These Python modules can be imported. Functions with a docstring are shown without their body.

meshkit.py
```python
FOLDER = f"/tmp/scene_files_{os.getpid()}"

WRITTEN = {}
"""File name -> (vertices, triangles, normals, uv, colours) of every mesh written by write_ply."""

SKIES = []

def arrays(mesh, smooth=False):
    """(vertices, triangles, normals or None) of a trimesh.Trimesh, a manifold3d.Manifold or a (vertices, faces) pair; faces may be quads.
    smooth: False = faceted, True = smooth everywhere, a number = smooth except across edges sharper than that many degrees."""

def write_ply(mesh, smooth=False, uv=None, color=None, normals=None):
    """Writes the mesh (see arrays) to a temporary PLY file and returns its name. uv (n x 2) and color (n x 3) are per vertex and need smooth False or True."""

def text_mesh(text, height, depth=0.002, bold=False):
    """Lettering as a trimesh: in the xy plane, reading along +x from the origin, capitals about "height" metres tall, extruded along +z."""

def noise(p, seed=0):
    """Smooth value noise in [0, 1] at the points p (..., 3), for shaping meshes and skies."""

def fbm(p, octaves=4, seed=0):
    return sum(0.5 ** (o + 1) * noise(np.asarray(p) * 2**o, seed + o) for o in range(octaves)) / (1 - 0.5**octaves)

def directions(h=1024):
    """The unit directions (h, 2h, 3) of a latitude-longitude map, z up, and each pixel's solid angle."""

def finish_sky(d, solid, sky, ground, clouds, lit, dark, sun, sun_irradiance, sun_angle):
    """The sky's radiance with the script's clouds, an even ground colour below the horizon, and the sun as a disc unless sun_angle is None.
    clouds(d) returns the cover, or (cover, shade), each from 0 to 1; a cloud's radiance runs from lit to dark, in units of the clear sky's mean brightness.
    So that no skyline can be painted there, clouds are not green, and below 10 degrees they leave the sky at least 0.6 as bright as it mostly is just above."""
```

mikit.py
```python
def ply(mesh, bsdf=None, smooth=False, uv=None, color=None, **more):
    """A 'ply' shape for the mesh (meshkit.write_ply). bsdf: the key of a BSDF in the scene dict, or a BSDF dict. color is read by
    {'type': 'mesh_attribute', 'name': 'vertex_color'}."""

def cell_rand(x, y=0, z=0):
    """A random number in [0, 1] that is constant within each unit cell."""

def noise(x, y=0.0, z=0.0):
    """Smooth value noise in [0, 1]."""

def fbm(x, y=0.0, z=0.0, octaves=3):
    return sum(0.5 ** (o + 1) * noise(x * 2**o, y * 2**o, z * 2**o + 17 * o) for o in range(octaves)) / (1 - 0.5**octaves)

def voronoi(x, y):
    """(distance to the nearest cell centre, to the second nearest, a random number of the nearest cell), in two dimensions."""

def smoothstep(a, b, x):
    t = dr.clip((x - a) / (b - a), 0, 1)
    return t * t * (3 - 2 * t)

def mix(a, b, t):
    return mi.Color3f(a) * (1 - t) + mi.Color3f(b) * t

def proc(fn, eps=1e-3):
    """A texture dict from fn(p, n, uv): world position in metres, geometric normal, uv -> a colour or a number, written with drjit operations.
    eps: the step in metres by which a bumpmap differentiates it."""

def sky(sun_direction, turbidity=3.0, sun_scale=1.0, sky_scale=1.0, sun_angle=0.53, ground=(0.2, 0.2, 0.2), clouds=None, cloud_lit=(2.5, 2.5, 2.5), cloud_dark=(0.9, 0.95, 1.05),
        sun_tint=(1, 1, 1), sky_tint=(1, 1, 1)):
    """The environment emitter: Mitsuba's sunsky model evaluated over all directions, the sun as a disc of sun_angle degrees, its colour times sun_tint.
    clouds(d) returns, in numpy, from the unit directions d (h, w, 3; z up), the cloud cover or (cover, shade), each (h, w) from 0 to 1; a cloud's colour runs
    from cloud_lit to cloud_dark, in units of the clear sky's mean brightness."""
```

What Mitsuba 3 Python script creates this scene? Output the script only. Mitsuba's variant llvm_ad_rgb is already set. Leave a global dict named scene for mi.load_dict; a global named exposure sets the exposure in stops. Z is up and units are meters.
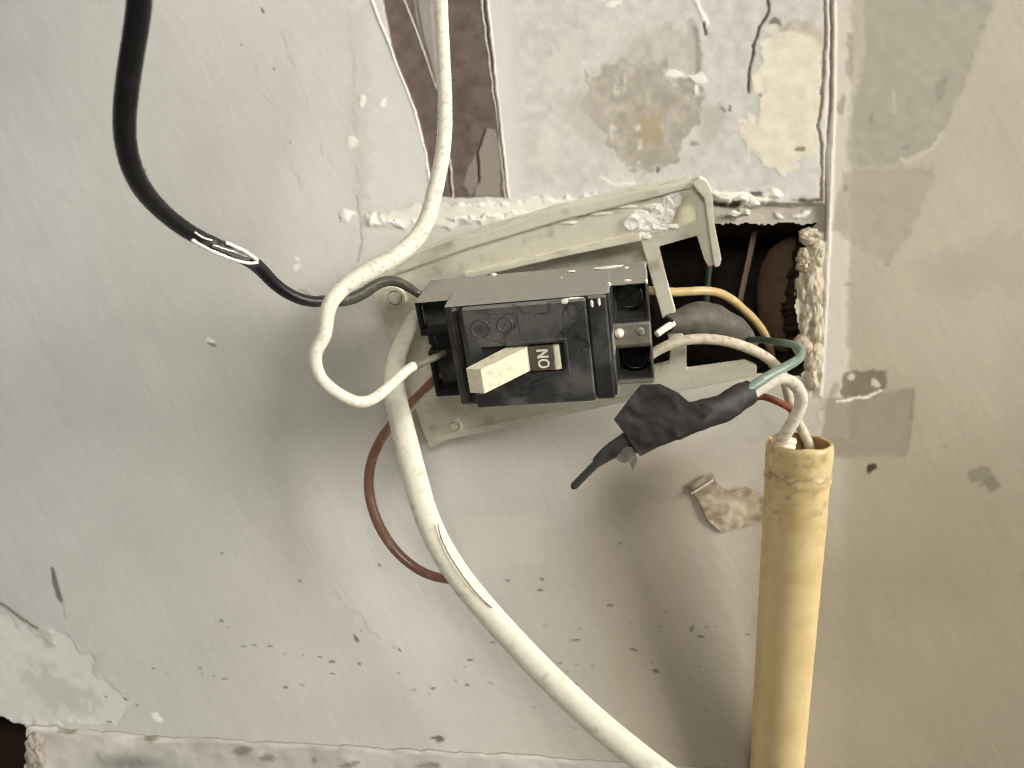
import math
import numpy as np
import trimesh
import manifold3d as m3
import mitsuba as mi
import mikit
import meshkit
from scipy.interpolate import CubicSpline

T4 = mi.ScalarTransform4f
scene, labels = {'type': 'scene'}, {}

# ------------------------------------------------------------------ camera, light, exposure
D = 0.29                       # the lens is 29 cm from the wall; the wall is the plane y = 0
TANX = 0.6
F = 512 / TANX
scene['camera'] = {'type': 'thinlens', 'fov': math.degrees(2 * math.atan(TANX)), 'fov_axis': 'x', 'aperture_radius': 0.0009,
                   'focus_distance': 0.245, 'near_clip': 0.01, 'far_clip': 20.0,
                   'to_world': T4().look_at(origin=[0, -D, 0], target=[0, 0, 0], up=[0, 0, 1])}
scene['room_light'] = {'type': 'constant', 'radiance': {'type': 'rgb', 'value': [0.115, 0.107, 0.094]}}
KEY = np.array([1.0, -0.58, 0.30])   # daylight window to the right of the wall
exposure = 0.1


def window(name, pos, size, rgb):
    pos = np.asarray(pos, float)
    scene[name] = {'type': 'rectangle', 'to_world': T4().look_at(origin=pos.tolist(), target=[0, 0, 0], up=[0, 0, 1]).scale([size[0] / 2, size[1] / 2, 1]),
                   'emitter': {'type': 'area', 'radiance': {'type': 'rgb', 'value': list(rgb)}}}
    labels[name] = {'label': 'daylight window of the room facing the wall', 'kind': 'structure'}


window('window_1', KEY * 2.6, (1.35, 1.35), (20.8, 20.5, 19.5))
# added fill light behind and above the lens: it falls off towards the corners
FILL_POS = np.array([-0.01, -0.47, 0.15])
scene['added_fill'] = {'type': 'sphere', 'center': FILL_POS.tolist(), 'radius': 0.075,
                 'emitter': {'type': 'area', 'radiance': {'type': 'rgb', 'value': [13.6, 13.2, 12.3]}}}
labels['added_fill'] = {'label': 'added round fill light brightening the wall from the front', 'kind': 'structure'}


# ------------------------------------------------------------------ helpers
def lin(c):
    c = np.asarray(c, float) / 255
    return np.where(c < 0.04045, c / 12.92, ((c + 0.055) / 1.055) ** 2.4)


def at(px, py, d=0.0):
    """The point d metres in front of the wall that photograph pixel (px, py) looks at."""
    t = D - d
    return np.array([(px - 512) / F * t, -d, (384 - py) / F * t])


def ats(rows):
    return np.array([at(*r) for r in rows])


def vcol(key, rough, spec=0.5, **more):
    scene[key] = {'type': 'twosided', 'bsdf': {'type': 'principled', 'base_color': {'type': 'mesh_attribute', 'name': 'vertex_color'},
                                               'roughness': rough, 'specular': spec, **more}}


vcol('plaster', 0.85, 0.25)
vcol('dusty', 0.6, 0.4)
vcol('satin', 0.38, 0.5)
vcol('gloss', 0.22, 0.5)
vcol('metal', 0.35, 0.5, metallic=0.9)


def prep(mesh, angle=30):
    if hasattr(mesh, 'to_mesh'):
        m = mesh.to_mesh()
        mesh = trimesh.Trimesh(np.array(m.vert_properties[:, :3], float), np.array(m.tri_verts), process=False)
    mesh = mesh.copy()
    mesh.merge_vertices()
    if angle is True:
        return mesh
    return trimesh.graph.smooth_shade(mesh, angle=np.radians(angle), facet_minarea=None)


def noisec(P, base, var=14, scale=900, seed=0, dirt=None, amount=0.0, dscale=350, tint=(1, 1, 1)):
    """sRGB colours per point: base colour, grain of +-var, and dirt blotches."""
    P = np.asarray(P)
    n = meshkit.fbm(P * scale + 100, 3, seed)[:, None] - 0.5
    c = np.asarray(base, float)[None] + n * 2 * var * np.asarray(tint)
    if dirt is not None:
        k = np.clip((meshkit.fbm(P * dscale + 300, 4, seed + 9) - (0.70 - amount)) * 4, 0, 1)[:, None] * 0.5
        c = c * (1 - k) + np.asarray(dirt, float) * k
    return np.clip(c, 2, 250)


def add(key, mesh, mat, color, angle=30, label=None, category=None, group=None, kind=None):
    """One entry of the scene; color is an sRGB triple, or a function of (points, normals) giving sRGB rows."""
    mesh = prep(mesh, angle)
    if callable(color):
        nn = meshkit.arrays(mesh, True)[2]
        c = color(np.array(mesh.vertices), nn)
    else:
        c = np.tile(np.asarray(color, float), (len(mesh.vertices), 1))
    k, i = key, 0
    while k in scene:
        i += 1
        k = f'{key}_{i:03d}'
    scene[k] = mikit.ply(mesh, mat, smooth=True, color=lin(c))
    tag(k, label, category, group, kind)
    return k


def tag(k, label=None, category=None, group=None, kind=None):
    e = {a: b for a, b in (('label', label), ('category', category), ('group', group), ('kind', kind)) if b}
    if e:
        labels[k] = {**labels.get(k, {}), **e}


def spline(P, n):
    P = np.asarray(P, float)
    s = np.r_[0, np.cumsum(np.linalg.norm(np.diff(P, axis=0), axis=1) ** 0.5)]
    s /= s[-1]
    return CubicSpline(s, P, axis=0)(np.linspace(0, 1, n))


def tube(P, rad, sides=18, n=120, flat=1.0, bump=0.03, seed=1, cap=True, straight=False, flat_dir=(0.03, 1, 0.05)):
    """Round (or flattened along flat_dir) tube through the points; rad in metres, a number or one per point."""
    P = np.asarray(P, float)
    r = np.broadcast_to(np.asarray(rad, float), (len(P),))
    Q = spline(np.c_[P, r * 1.0], n) if not straight else np.c_[P, r]
    if straight:
        u = np.linspace(0, len(P) - 1, n)
        Q = np.stack([np.interp(u, np.arange(len(P)), Q[:, k]) for k in range(4)], 1)
    P, r = Q[:, :3], Q[:, 3]
    t = np.gradient(P, axis=0)
    t /= np.linalg.norm(t, axis=1, keepdims=True)
    if abs(np.dot(flat_dir, t[0])) > 0.98:
        flat_dir = (0.9, 0.1, 0.4)
    a = np.asarray(flat_dir, float) - t[0] * np.dot(flat_dir, t[0])
    A = []
    for k in range(n):
        if flat != 1.0:
            a = np.asarray(flat_dir, float)
        a = a - t[k] * np.dot(a, t[k])
        a = a / np.linalg.norm(a)
        A.append(a)
    A = np.array(A)
    Bv = np.cross(t, A)
    th = np.arange(sides) * 2 * np.pi / sides
    V = P[:, None] + r[:, None, None] * (np.cos(th)[None, :, None] * A[:, None] * flat + np.sin(th)[None, :, None] * Bv[:, None])
    if bump:
        nz = meshkit.fbm(V / (r.mean() * 1.6) + 50, 3, seed)[..., None] - 0.5
        V = V + (V - P[:, None]) * nz * 2 * bump
    V = V.reshape(-1, 3)
    i, j = np.meshgrid(np.arange(n - 1), np.arange(sides), indexing='ij')
    q = np.stack([i * sides + j, i * sides + (j + 1) % sides, (i + 1) * sides + (j + 1) % sides, (i + 1) * sides + j], -1).reshape(-1, 4)
    f = np.vstack([q[:, [0, 1, 2]], q[:, [0, 2, 3]]])
    if cap:
        V = np.vstack([V, P[:1] - t[:1] * r[0] * 0.15, P[-1:] + t[-1:] * r[-1] * 0.15])
        c0, c1 = len(V) - 2, len(V) - 1
        jj = np.arange(sides)
        f = np.vstack([f, np.stack([np.full(sides, c0), (jj + 1) % sides, jj], 1),
                       np.stack([np.full(sides, c1), (n - 1) * sides + jj, (n - 1) * sides + (jj + 1) % sides], 1)])
    return trimesh.Trimesh(V, f, process=False)


def refine(mesh, size):
    if hasattr(mesh, 'to_mesh'):
        return mesh.refine_to_length(size)
    v, f = trimesh.remesh.subdivide_to_size(mesh.vertices, mesh.faces, size)
    return trimesh.Trimesh(v, f, process=False)


def cbox(lo, hi, c=0.4):
    """Box with chamfered edges (manifold)."""
    lo, hi = np.asarray(lo, float), np.asarray(hi, float)
    c = min(c, 0.45 * (hi - lo).min())
    pts = []
    for i in range(8):
        s = np.array([(i >> k) & 1 for k in range(3)])
        p = np.where(s, hi, lo)
        for k in range(3):
            q = p + np.where(s, -c, c)
            q[k] = p[k]
            pts.append(q)
    return m3.Manifold.hull_points(np.array(pts))


def lump(center, size, seed=0, sub=3, rough=0.35, freq=1.7):
    m = trimesh.creation.icosphere(sub)
    v = m.vertices
    k = 1 + rough * 2 * (meshkit.fbm(v * freq + 10 + seed * 7.3, 4, seed) - 0.5)
    m.vertices = v * k[:, None] * np.asarray(size) + np.asarray(center)
    return m


# ------------------------------------------------------------------ wall
MM = D / F                     # one wall unit (0.34 mm)


def axis(lo, hi, step):
    core = np.arange(lo, hi + step, step)
    out, s, x = [], step, 0.0
    while x < 3600:
        s *= 1.35
        x += s
        out.append(x)
    out = np.array(out)
    return np.r_[(lo - out)[::-1], core, core[-1] + out]


GX = axis(-70, 1094, 1.3)
GY = axis(-70, 838, 1.3)
PX, PY = np.meshgrid(GX, GY)   # wall units, right and down from the upper left corner of the studied piece of wall
SH = PX.shape
n1 = meshkit.fbm(np.stack([PX / 9, PY / 9, PX * 0], -1), 4, 3) - 0.5
n2 = meshkit.fbm(np.stack([PX / 9, PY / 9, PX * 0], -1), 4, 4) - 0.5
big1 = meshkit.fbm(np.stack([PX / 60, PY / 60, PX * 0], -1), 4, 5) - 0.5
big2 = meshkit.fbm(np.stack([PX / 160, PY / 160, PX * 0], -1), 3, 6) - 0.5
fine = meshkit.fbm(np.stack([PX / 3.2, PY / 3.2, PX * 0], -1), 3, 7) - 0.5
ca, sa = math.cos(math.radians(63)), math.sin(math.radians(63))
brush = meshkit.fbm(np.stack([(PX * ca + PY * sa) / 40, (-PX * sa + PY * ca) / 3.0, PX * 0], -1), 3, 8) - 0.5

COL = np.empty(SH + (3,))
COL[:] = (203, 199, 190)
left = np.clip((330 - PX) / 330, 0, 1)
COL += (np.array([178, 176, 171]) - COL) * (left * 0.9)[..., None]  # left side painted greyer for the light fading towards the edge
H = np.zeros(SH)               # millimetres out of the wall
H += big1 * 0.7 + n1 * 0.13 + brush * 0.11 + fine * 0.06


def sd(poly, x, y):
    poly = np.asarray(poly, float)
    best = np.full(x.shape, 1e18)
    inside = np.zeros(x.shape, bool)
    for a, b in zip(poly, np.roll(poly, -1, 0)):
        e = b - a
        w0, w1 = x - a[0], y - a[1]
        h = np.clip((w0 * e[0] + w1 * e[1]) / (e @ e + 1e-12), 0, 1)
        best = np.minimum(best, (w0 - e[0] * h) ** 2 + (w1 - e[1] * h) ** 2)
        c = (a[1] > y) != (b[1] > y)
        with np.errstate(divide='ignore', invalid='ignore'):
            xi = (b[0] - a[0]) * (y - a[1]) / (b[1] - a[1] + 1e-12) + a[0]
        inside ^= c & (x < xi)
    return np.sqrt(best) * np.where(inside, 1, -1)


def sel(pts, m):
    pts = np.asarray(pts, float)
    i0, i1 = np.searchsorted(GY, [pts[:, 1].min() - m, pts[:, 1].max() + m])
    j0, j1 = np.searchsorted(GX, [pts[:, 0].min() - m, pts[:, 0].max() + m])
    return slice(i0, i1), slice(j0, j1)


def patch(poly, col=None, a=1.0, soft=2.0, warp=6.0, h=0.0, rim=0.0, rimcol=None, grain=0.0, rimw=1.6, wn=None):
    """A patch of other paint on the wall: soft edge, wavering outline, height h in mm and a raised rim."""
    m = soft * 2 + warp * 2 + 6
    s = sel(poly, m)
    d = sd(poly, PX[s] + n1[s] * 2 * warp, PY[s] + n2[s] * 2 * warp)
    k = np.clip(d / soft / 2 + 0.5, 0, 1)
    k = k * k * (3 - 2 * k)
    if col is not None:
        c = np.asarray(col, float) + (n1[s] * 2 * grain)[..., None]
        COL[s] += (c - COL[s]) * (k * a)[..., None]
    H[s] += h * k
    if rim or rimcol is not None:
        r = np.exp(-(d / rimw) ** 2)
        H[s] += rim * r
        if rimcol is not None:
            COL[s] += (np.asarray(rimcol, float) - COL[s]) * np.clip(r * 1.2, 0, 1)[..., None]


def line(pts, w, col=None, h=0.0, a=1.0, warp=2.0, breakup=0.0):
    m = w * 3 + warp * 2 + 3
    s = sel(pts, m)
    x, y = PX[s] + n1[s] * 2 * warp, PY[s] + n2[s] * 2 * warp
    best = np.full(x.shape, 1e9)
    for p, q in zip(np.asarray(pts[:-1], float), np.asarray(pts[1:], float)):
        e = q - p
        t = np.clip(((x - p[0]) * e[0] + (y - p[1]) * e[1]) / (e @ e + 1e-9), 0, 1)
        best = np.minimum(best, np.hypot(x - p[0] - t * e[0], y - p[1] - t * e[1]))
    k = np.exp(-(best / w) ** 2)
    if breakup:
        k = k * np.clip(0.5 + big1[s] * 6 / breakup + n2[s] * 5, 0, 1)
    if col is not None:
        COL[s] += (np.asarray(col, float) - COL[s]) * (np.clip(k * 1.25, 0, 1) * a)[..., None]
    H[s] += h * k


def spots(rows, col, a=0.8, h=0.0):
    for x, y, rx, ry, ang in rows:
        s = sel([(x, y)], max(rx, ry) * 2 + 4)
        c, q = math.cos(math.radians(ang)), math.sin(math.radians(ang))
        wv = 1.2 + 0.9 * min(rx, ry)
        dx, dy = PX[s] - x + n1[s] * wv * 2, PY[s] - y + n2[s] * wv * 2
        u, v = dx * c + dy * q, -dx * q + dy * c
        k = np.clip(1.6 - (np.abs(u) / rx) ** 2 - (np.abs(v) / ry) ** 2, 0, 1)
        COL[s] += (np.asarray(col, float) - COL[s]) * (k * a)[..., None]
        H[s] += h * k


# broad tone: light falloff painted in, browner lower right, greyer on the left
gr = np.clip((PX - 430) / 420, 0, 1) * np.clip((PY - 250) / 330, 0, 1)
lo = np.clip((PY - 380) / 330, 0, 1) * np.clip((430 - PX) / 350, 0, 1)
COL += (np.array([192, 188, 180]) - COL) * (lo * 0.6)[..., None]
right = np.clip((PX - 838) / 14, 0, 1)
COL += (np.array([176, 168, 147]) - COL) * (right * 0.9)[..., None]  # panel right of the joint painted darker for the light falloff
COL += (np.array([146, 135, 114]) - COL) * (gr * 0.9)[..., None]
COL += (big2 * 16 + big1 * 9 + fine * 5 + brush * 7)[..., None]

# repainted field above the ledge
patch([(356, -90), (352, 60), (358, 150), (362, 206), (560, 206), (700, 196), (824, 198), (826, -90)], (208, 205, 198), 0.75, 5, 8, h=0.35, grain=5)
patch([(505, -80), (512, 60), (520, 190), (690, 190), (824, 190), (824, -80)], (194, 190, 181), 0.75, 8, 12, grain=20)
patch([(352, 10), (348, 120), (352, 210), (366, 214), (372, 110), (366, 5)], (192, 187, 176), 0.5, 6, 8)
# strips of bare brown wall where a flat batten was
BR = (104, 91, 82)
patch([(366, -90), (394, 57), (415, 111), (431, 184), (436, 196), (452, 197), (438, 90), (424, 40), (400, -90)], BR, 1.0, 1.2, 1.0, h=-0.9, grain=18)
patch([(424, -90), (428, -40), (440, 100), (449, 192), (453, 198), (478, 197), (507, 197), (498, 100), (484, -10), (476, -90)], BR, 1.0, 1.2, 1.2, h=-0.9, grain=18)
patch([(407, -40), (416, 20), (436, 88), (442, 60), (438, -40)], (150, 142, 134), 1.0, 1.2, 1.0, h=0.5, grain=6)
line([(364, -90), (371, 0), (394, 57), (415, 111), (425, 150), (430, 181)], 1.1, (232, 226, 214), 1.1, warp=0.8)
line([(400, -40), (404, 0), (418, 35), (436, 88)], 0.9, (222, 214, 202), 0.7, warp=0.6)
line([(450, 160), (453, 198)], 1.0, (226, 219, 206), 0.8, warp=1)
line([(476, -60), (481, 0), (493, 90), (500, 140), (505, 198)], 1.1, (206, 198, 186), 0.9, warp=1.4)
line([(481, -60), (487, 0), (497, 95), (503, 150), (508, 198)], 1.0, (226, 218, 205), 1.2, warp=1.0)
line([(484, 0), (496, 100), (504, 170)], 0.6, (70, 60, 54), -0.3, a=0.7, warp=1.0)
patch([(486, 128), (479, 150), (480, 180), (474, 196), (499, 196), (500, 150), (494, 130)], (140, 131, 121), 1, 1.2, 1.5, h=0.7, rim=0.3)
patch([(476, 155), (466, 170), (463, 186), (470, 196), (478, 190)], (134, 125, 116), 1, 1.5, 2, h=0.5)
line([(486, 128), (478, 152), (479, 182)], 0.7, (62, 54, 50), -0.3, warp=1)
# lumpy white ledge of filler above the plate
patch([(368, 214), (400, 210), (440, 204), (560, 199), (650, 190), (690, 188), (690, 204), (560, 219), (470, 226), (400, 226), (372, 224)], (226, 222, 208), 0.9, 2.5, 6, h=1.3, grain=10)
line([(366, 219), (385, 221), (410, 224), (470, 221), (540, 212)], 2.4, (238, 234, 222), 1.6, warp=5, breakup=1.0)
line([(455, 207), (520, 206), (600, 200), (660, 190)], 3.0, (236, 231, 219), 1.2, warp=5, breakup=1.3)
spots([(346, 214, 7, 5, 20), (345, 219, 5, 4, 0), (376, 222, 5, 3, 0), (388, 224, 6, 3, 10), (399, 224, 6, 3, 0)], (240, 237, 228), 0.9, 0.9)
line([(356, 196), (362, 240), (358, 262)], 1.2, (150, 144, 134), -0.2, a=0.5, warp=2)
# mottled old repairs right of the strips
patch([(600, 65), (640, 60), (668, 72), (700, 95), (694, 125), (676, 168), (640, 172), (612, 150), (592, 128), (576, 110), (586, 88)], (162, 154, 138), 0.8, 3, 16, h=-0.3, rim=0.08, grain=26)
patch([(628, 38), (680, 22), (700, 40), (700, 70), (640, 80), (618, 60)], (178, 171, 158), 0.6, 8, 18, grain=12)
patch([(638, 114), (666, 112), (664, 140), (646, 147), (636, 130)], (166, 150, 120), 0.8, 5, 8)
patch([(560, 96), (590, 92), (600, 130), (590, 146), (566, 120)], (182, 175, 163), 0.6, 6, 14)
line([(690, 22), (697, 40), (697, 72)], 3.2, (140, 133, 122), -0.2, a=0.7, warp=4)
line([(616, 78), (614, 96), (624, 92), (625, 75)], 1.6, (212, 206, 193), 0.3, a=0.6, warp=6, breakup=1.5)
line([(614, 128), (612, 150), (620, 178), (645, 190)], 1.8, (216, 210, 198), 0.35, a=0.7, warp=8, breakup=1.5)
line([(636, 128), (640, 150), (632, 175), (640, 188)], 1.8, (220, 214, 203), 0.35, a=0.7, warp=8, breakup=1.5)
line([(600, 178), (618, 186), (634, 184)], 1.6, (222, 217, 206), 0.4, warp=3)
spots([(676, 73, 9, 3.4, 8), (697, 80, 10, 4.5, 15), (695, 90, 2, 4, 0), (613, 4, 8, 3, -15), (383, 104, 4, 6, 0), (362, 100, 3, 6, 0), (352, 142, 7, 5, 0)], (238, 234, 222), 0.8, 0.5)
line([(694, 0), (700, 9), (707, 25)], 2.6, (232, 228, 218), 0.8, warp=4)
line([(704, 24), (706, 34)], 1.2, (80, 72, 64), -0.3, warp=1)
# cream filler with the crack beside it
patch([(766, 32), (792, 26), (814, 30), (823, 52), (820, 90), (824, 128), (816, 150), (800, 162), (786, 176), (770, 172), (756, 160), (744, 142), (738, 128), (752, 112), (760, 98), (756, 78), (764, 54)], (220, 211, 188), 0.85, 4, 13, h=0.5, rim=0.1, grain=12)
patch([(770, 24), (800, 20), (823, 30), (823, 60), (812, 38), (780, 30)], (172, 162, 142), 0.7, 4, 6)
line([(767, -20), (768, 10), (757, 34), (750, 66), (748, 92)], 1.4, (70, 60, 50), -0.7, warp=2)
spots([(774, 22, 6, 3, 0), (800, 150, 4, 3, 0), (722, 110, 4, 2, 20), (731, 108, 2, 4, 0), (760, 96, 1.5, 1.5, 0), (658, 170, 2, 3, 0)], (100, 92, 80), 0.7)
patch([(700, 105), (722, 108), (722, 134), (704, 144), (700, 130)], (176, 168, 155), 0.6, 5, 8)
spots([(690, 8, 6, 20, 0), (560, 60, 14, 30, 20), (548, 150, 10, 22, 10), (600, 30, 20, 12, 0)], (208, 203, 192), 0.5, 0.2)
# vertical joint beside the hole, its white strip and its proud edge
patch([(831, -90), (833, 60), (830, 200), (826, 330), (818, 440), (846, 440), (846, 330), (850, 200), (850, -90)], (200, 192, 177), 0.85, 4, 6, h=0.5)
line([(832, -90), (834, 20), (833, 120), (829, 230), (824, 330), (820, 395)], 2.0, (226, 218, 204), 1.0, warp=1.2)
line([(823, -90), (825, 30), (822, 90), (818, 128), (822, 150), (822, 200)], 1.5, (112, 98, 86), -0.9, warp=1.5)
line([(829, -90), (831, 30), (830, 110), (826, 150), (826, 205), (825, 240)], 1.1, (120, 106, 94), -0.7, warp=1.2)
line([(826, -90), (828, 40), (826, 120), (824, 180)], 1.1, (216, 208, 196), 0.3, warp=0.8)
# patches right of the joint
patch([(864, -90), (864, 0), (862, 66), (846, 134), (846, 165), (890, 165), (918, 154), (944, 133), (968, 70), (993, 0), (1000, -90)], (157, 151, 137), 0.7, 3.5, 5, h=-0.3, grain=10)
patch([(843, 170), (937, 168), (909, 234), (886, 266), (831, 230)], (162, 153, 135), 0.7, 3, 4, h=-0.2, grain=8)
line([(944, 134), (932, 150), (918, 155), (900, 162)], 2.4, (200, 193, 178), 0.3, a=0.5, warp=6)
line([(893, 92), (895, 112)], 2, (196, 189, 174), 0.3, a=0.4, warp=2)
spots([(842, 106, 4, 10, 10), (871, 118, 2, 5, 20), (905, 148, 4, 2, 0), (850, 60, 4, 20, 0), (849, 38, 3, 3, 0), (940, 90, 4, 12, 20), (886, 265, 3, 1.5, 0), (848, 285, 4, 2, 0), (845, 188, 3, 4, 0)], (134, 126, 111), 0.5, -0.1)
patch([(912, 262), (1000, 232), (1060, 240), (1060, 300), (990, 290), (930, 300)], (160, 150, 130), 0.4, 14, 14)
# square patch right of the pipe and the chipped paint over it
patch([(826, 398), (868, 394), (914, 388), (912, 420), (905, 457), (834, 458), (818, 452)], (142, 132, 113), 0.8, 2, 3, h=-0.35, rim=0.12, grain=5)
patch([(842, 374), (864, 369), (884, 371), (886, 384), (876, 396), (846, 398), (838, 390)], (116, 106, 88), 0.85, 2, 5, h=-0.3, grain=10)
line([(838, 402), (850, 398), (868, 397), (880, 390)], 1.5, (226, 218, 202), 0.5, warp=4)
spots([(874, 383, 4, 5, 0), (852, 378, 3, 4, 0)], (220, 212, 196), 0.7, 0.3)
line([(822, 410), (830, 396), (834, 385)], 3, (150, 140, 122), -0.2, a=0.6, warp=4)
spots([(870, 470, 3.5, 5.5, 35)], (62, 50, 38), 0.95)
spots([(982, 479, 13, 8, 25), (990, 484, 9, 6, 30)], (122, 115, 98), 0.7)
spots([(945, 447, 6, 1.5, -10), (940, 500, 6, 1.5, 0)], (150, 138, 118), 0.5)
# faint browner band under the breaker
patch([(584, 500), (600, 470), (650, 455), (700, 470), (688, 560), (690, 640), (692, 790), (612, 790), (606, 640), (586, 600)], (180, 164, 138), 0.3, 14, 8, grain=4)
patch([(600, 440), (700, 420), (716, 470), (690, 520), (610, 520), (590, 480)], (178, 165, 144), 0.35, 20, 10)
patch([(450, 520), (540, 512), (545, 560), (470, 572)], (206, 198, 184), 0.4, 3, 4, h=0.15)
# peeled paint, lower left
patch([(-60, 604), (8, 612), (40, 636), (56, 650), (50, 624), (66, 632), (78, 652), (94, 656), (96, 676), (116, 690), (132, 702), (120, 724), (-60, 720)], (204, 203, 196), 0.6, 2.0, 9, h=-0.4, rim=0.18, grain=10)
patch([(26, 664), (60, 672), (84, 690), (104, 712), (70, 716), (30, 694)], (168, 165, 157), 0.5, 7, 16)
patch([(34, 626), (52, 632), (56, 648), (46, 648)], (176, 172, 163), 0.8, 1.5, 3)
patch([(92, 656), (104, 652), (104, 674), (94, 674)], (180, 175, 166), 0.7, 2, 3)
line([(0, 603), (10, 610), (36, 628)], 1.4, (120, 114, 104), -0.2, warp=2)
# drip and scratches
patch([(51, 567), (54, 568), (58, 582), (63, 600), (62, 604), (57, 598), (52, 580)], (98, 98, 94), 0.9, 1.0, 0.6)
line([(63, 602), (66, 618)], 0.7, (150, 148, 140), 0, a=0.7, warp=0.5)
rng = np.random.default_rng(5)
sp = [(222, 553, 2, 1.4, 0), (221, 620, 2.5, 1.6, 0), (300, 580, 1.6, 1.6, 0), (254, 645, 3.5, 1, 0), (243, 646, 3, 1, 0), (270, 646, 3.5, 1, 5), (224, 678, 4, 1.1, 5), (214, 676, 3, .8, 5), (200, 668, 2.5, 1.6, 0), (167, 673, 2, 1, 0),
      (153, 668, 2.5, 1.2, 0), (126, 699, 3, 1.2, 10), (137, 705, 1.6, 1, 0), (106, 697, 2, 1, 0), (110, 722, 3, 1.2, 0), (320, 657, 3, 1.4, 0), (332, 662, 4, 2, 10), (333, 673, 3, 1.4, 5), (304, 656, 2, 1, 0), (286, 688, 2.6, 1.6, 0),
      (356, 639, 2, 5, -30), (359, 663, 3, 1, 0), (400, 650, 2, 1.4, 0), (470, 660, 4, 1.4, 0), (492, 642, 3, 1.2, 0), (500, 632, 4, 1, 0), (575, 640, 6, 1.2, 0), (560, 663, 3, 1.2, 0), (575, 684, 3, 1, 0), (610, 605, 4, 1.6, 0),
      (634, 650, 5, 1.4, 5), (656, 671, 4, 2, 10), (692, 628, 2, 4, 30), (702, 637, 5, 1.6, 0), (748, 635, 3, 1, 0), (541, 580, 3, 1.6, 20), (540, 590, 4, 1.2, 0), (508, 580, 2.5, 1.2, 0), (620, 544, 2, 1.2, 0), (437, 738, 8, 2, 0),
      (380, 565, 2, 1.4, 0), (434, 688, 3, 1.2, 0), (468, 684, 3, 1.4, 0), (262, 28 - 17, 2, 4, -30), (274, 69, 1.6, 2, 0), (241, 44, 1.4, 1.4, 0), (290, 143, 1.6, 1.4, 0), (145, 170, 2, 2, 0), (440, 740, 5, 3, 0)]
spots([(x, y, rx * .8, ry * .75, g) for x, y, rx, ry, g in sp], (104, 97, 86), 0.75)
spots([(rng.uniform(180, 740), rng.normal(665, 32), rng.uniform(1.2, 3), rng.uniform(.8, 1.2), rng.uniform(-10, 10)) for _ in range(30)], (136, 128, 114), 0.5)
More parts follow.
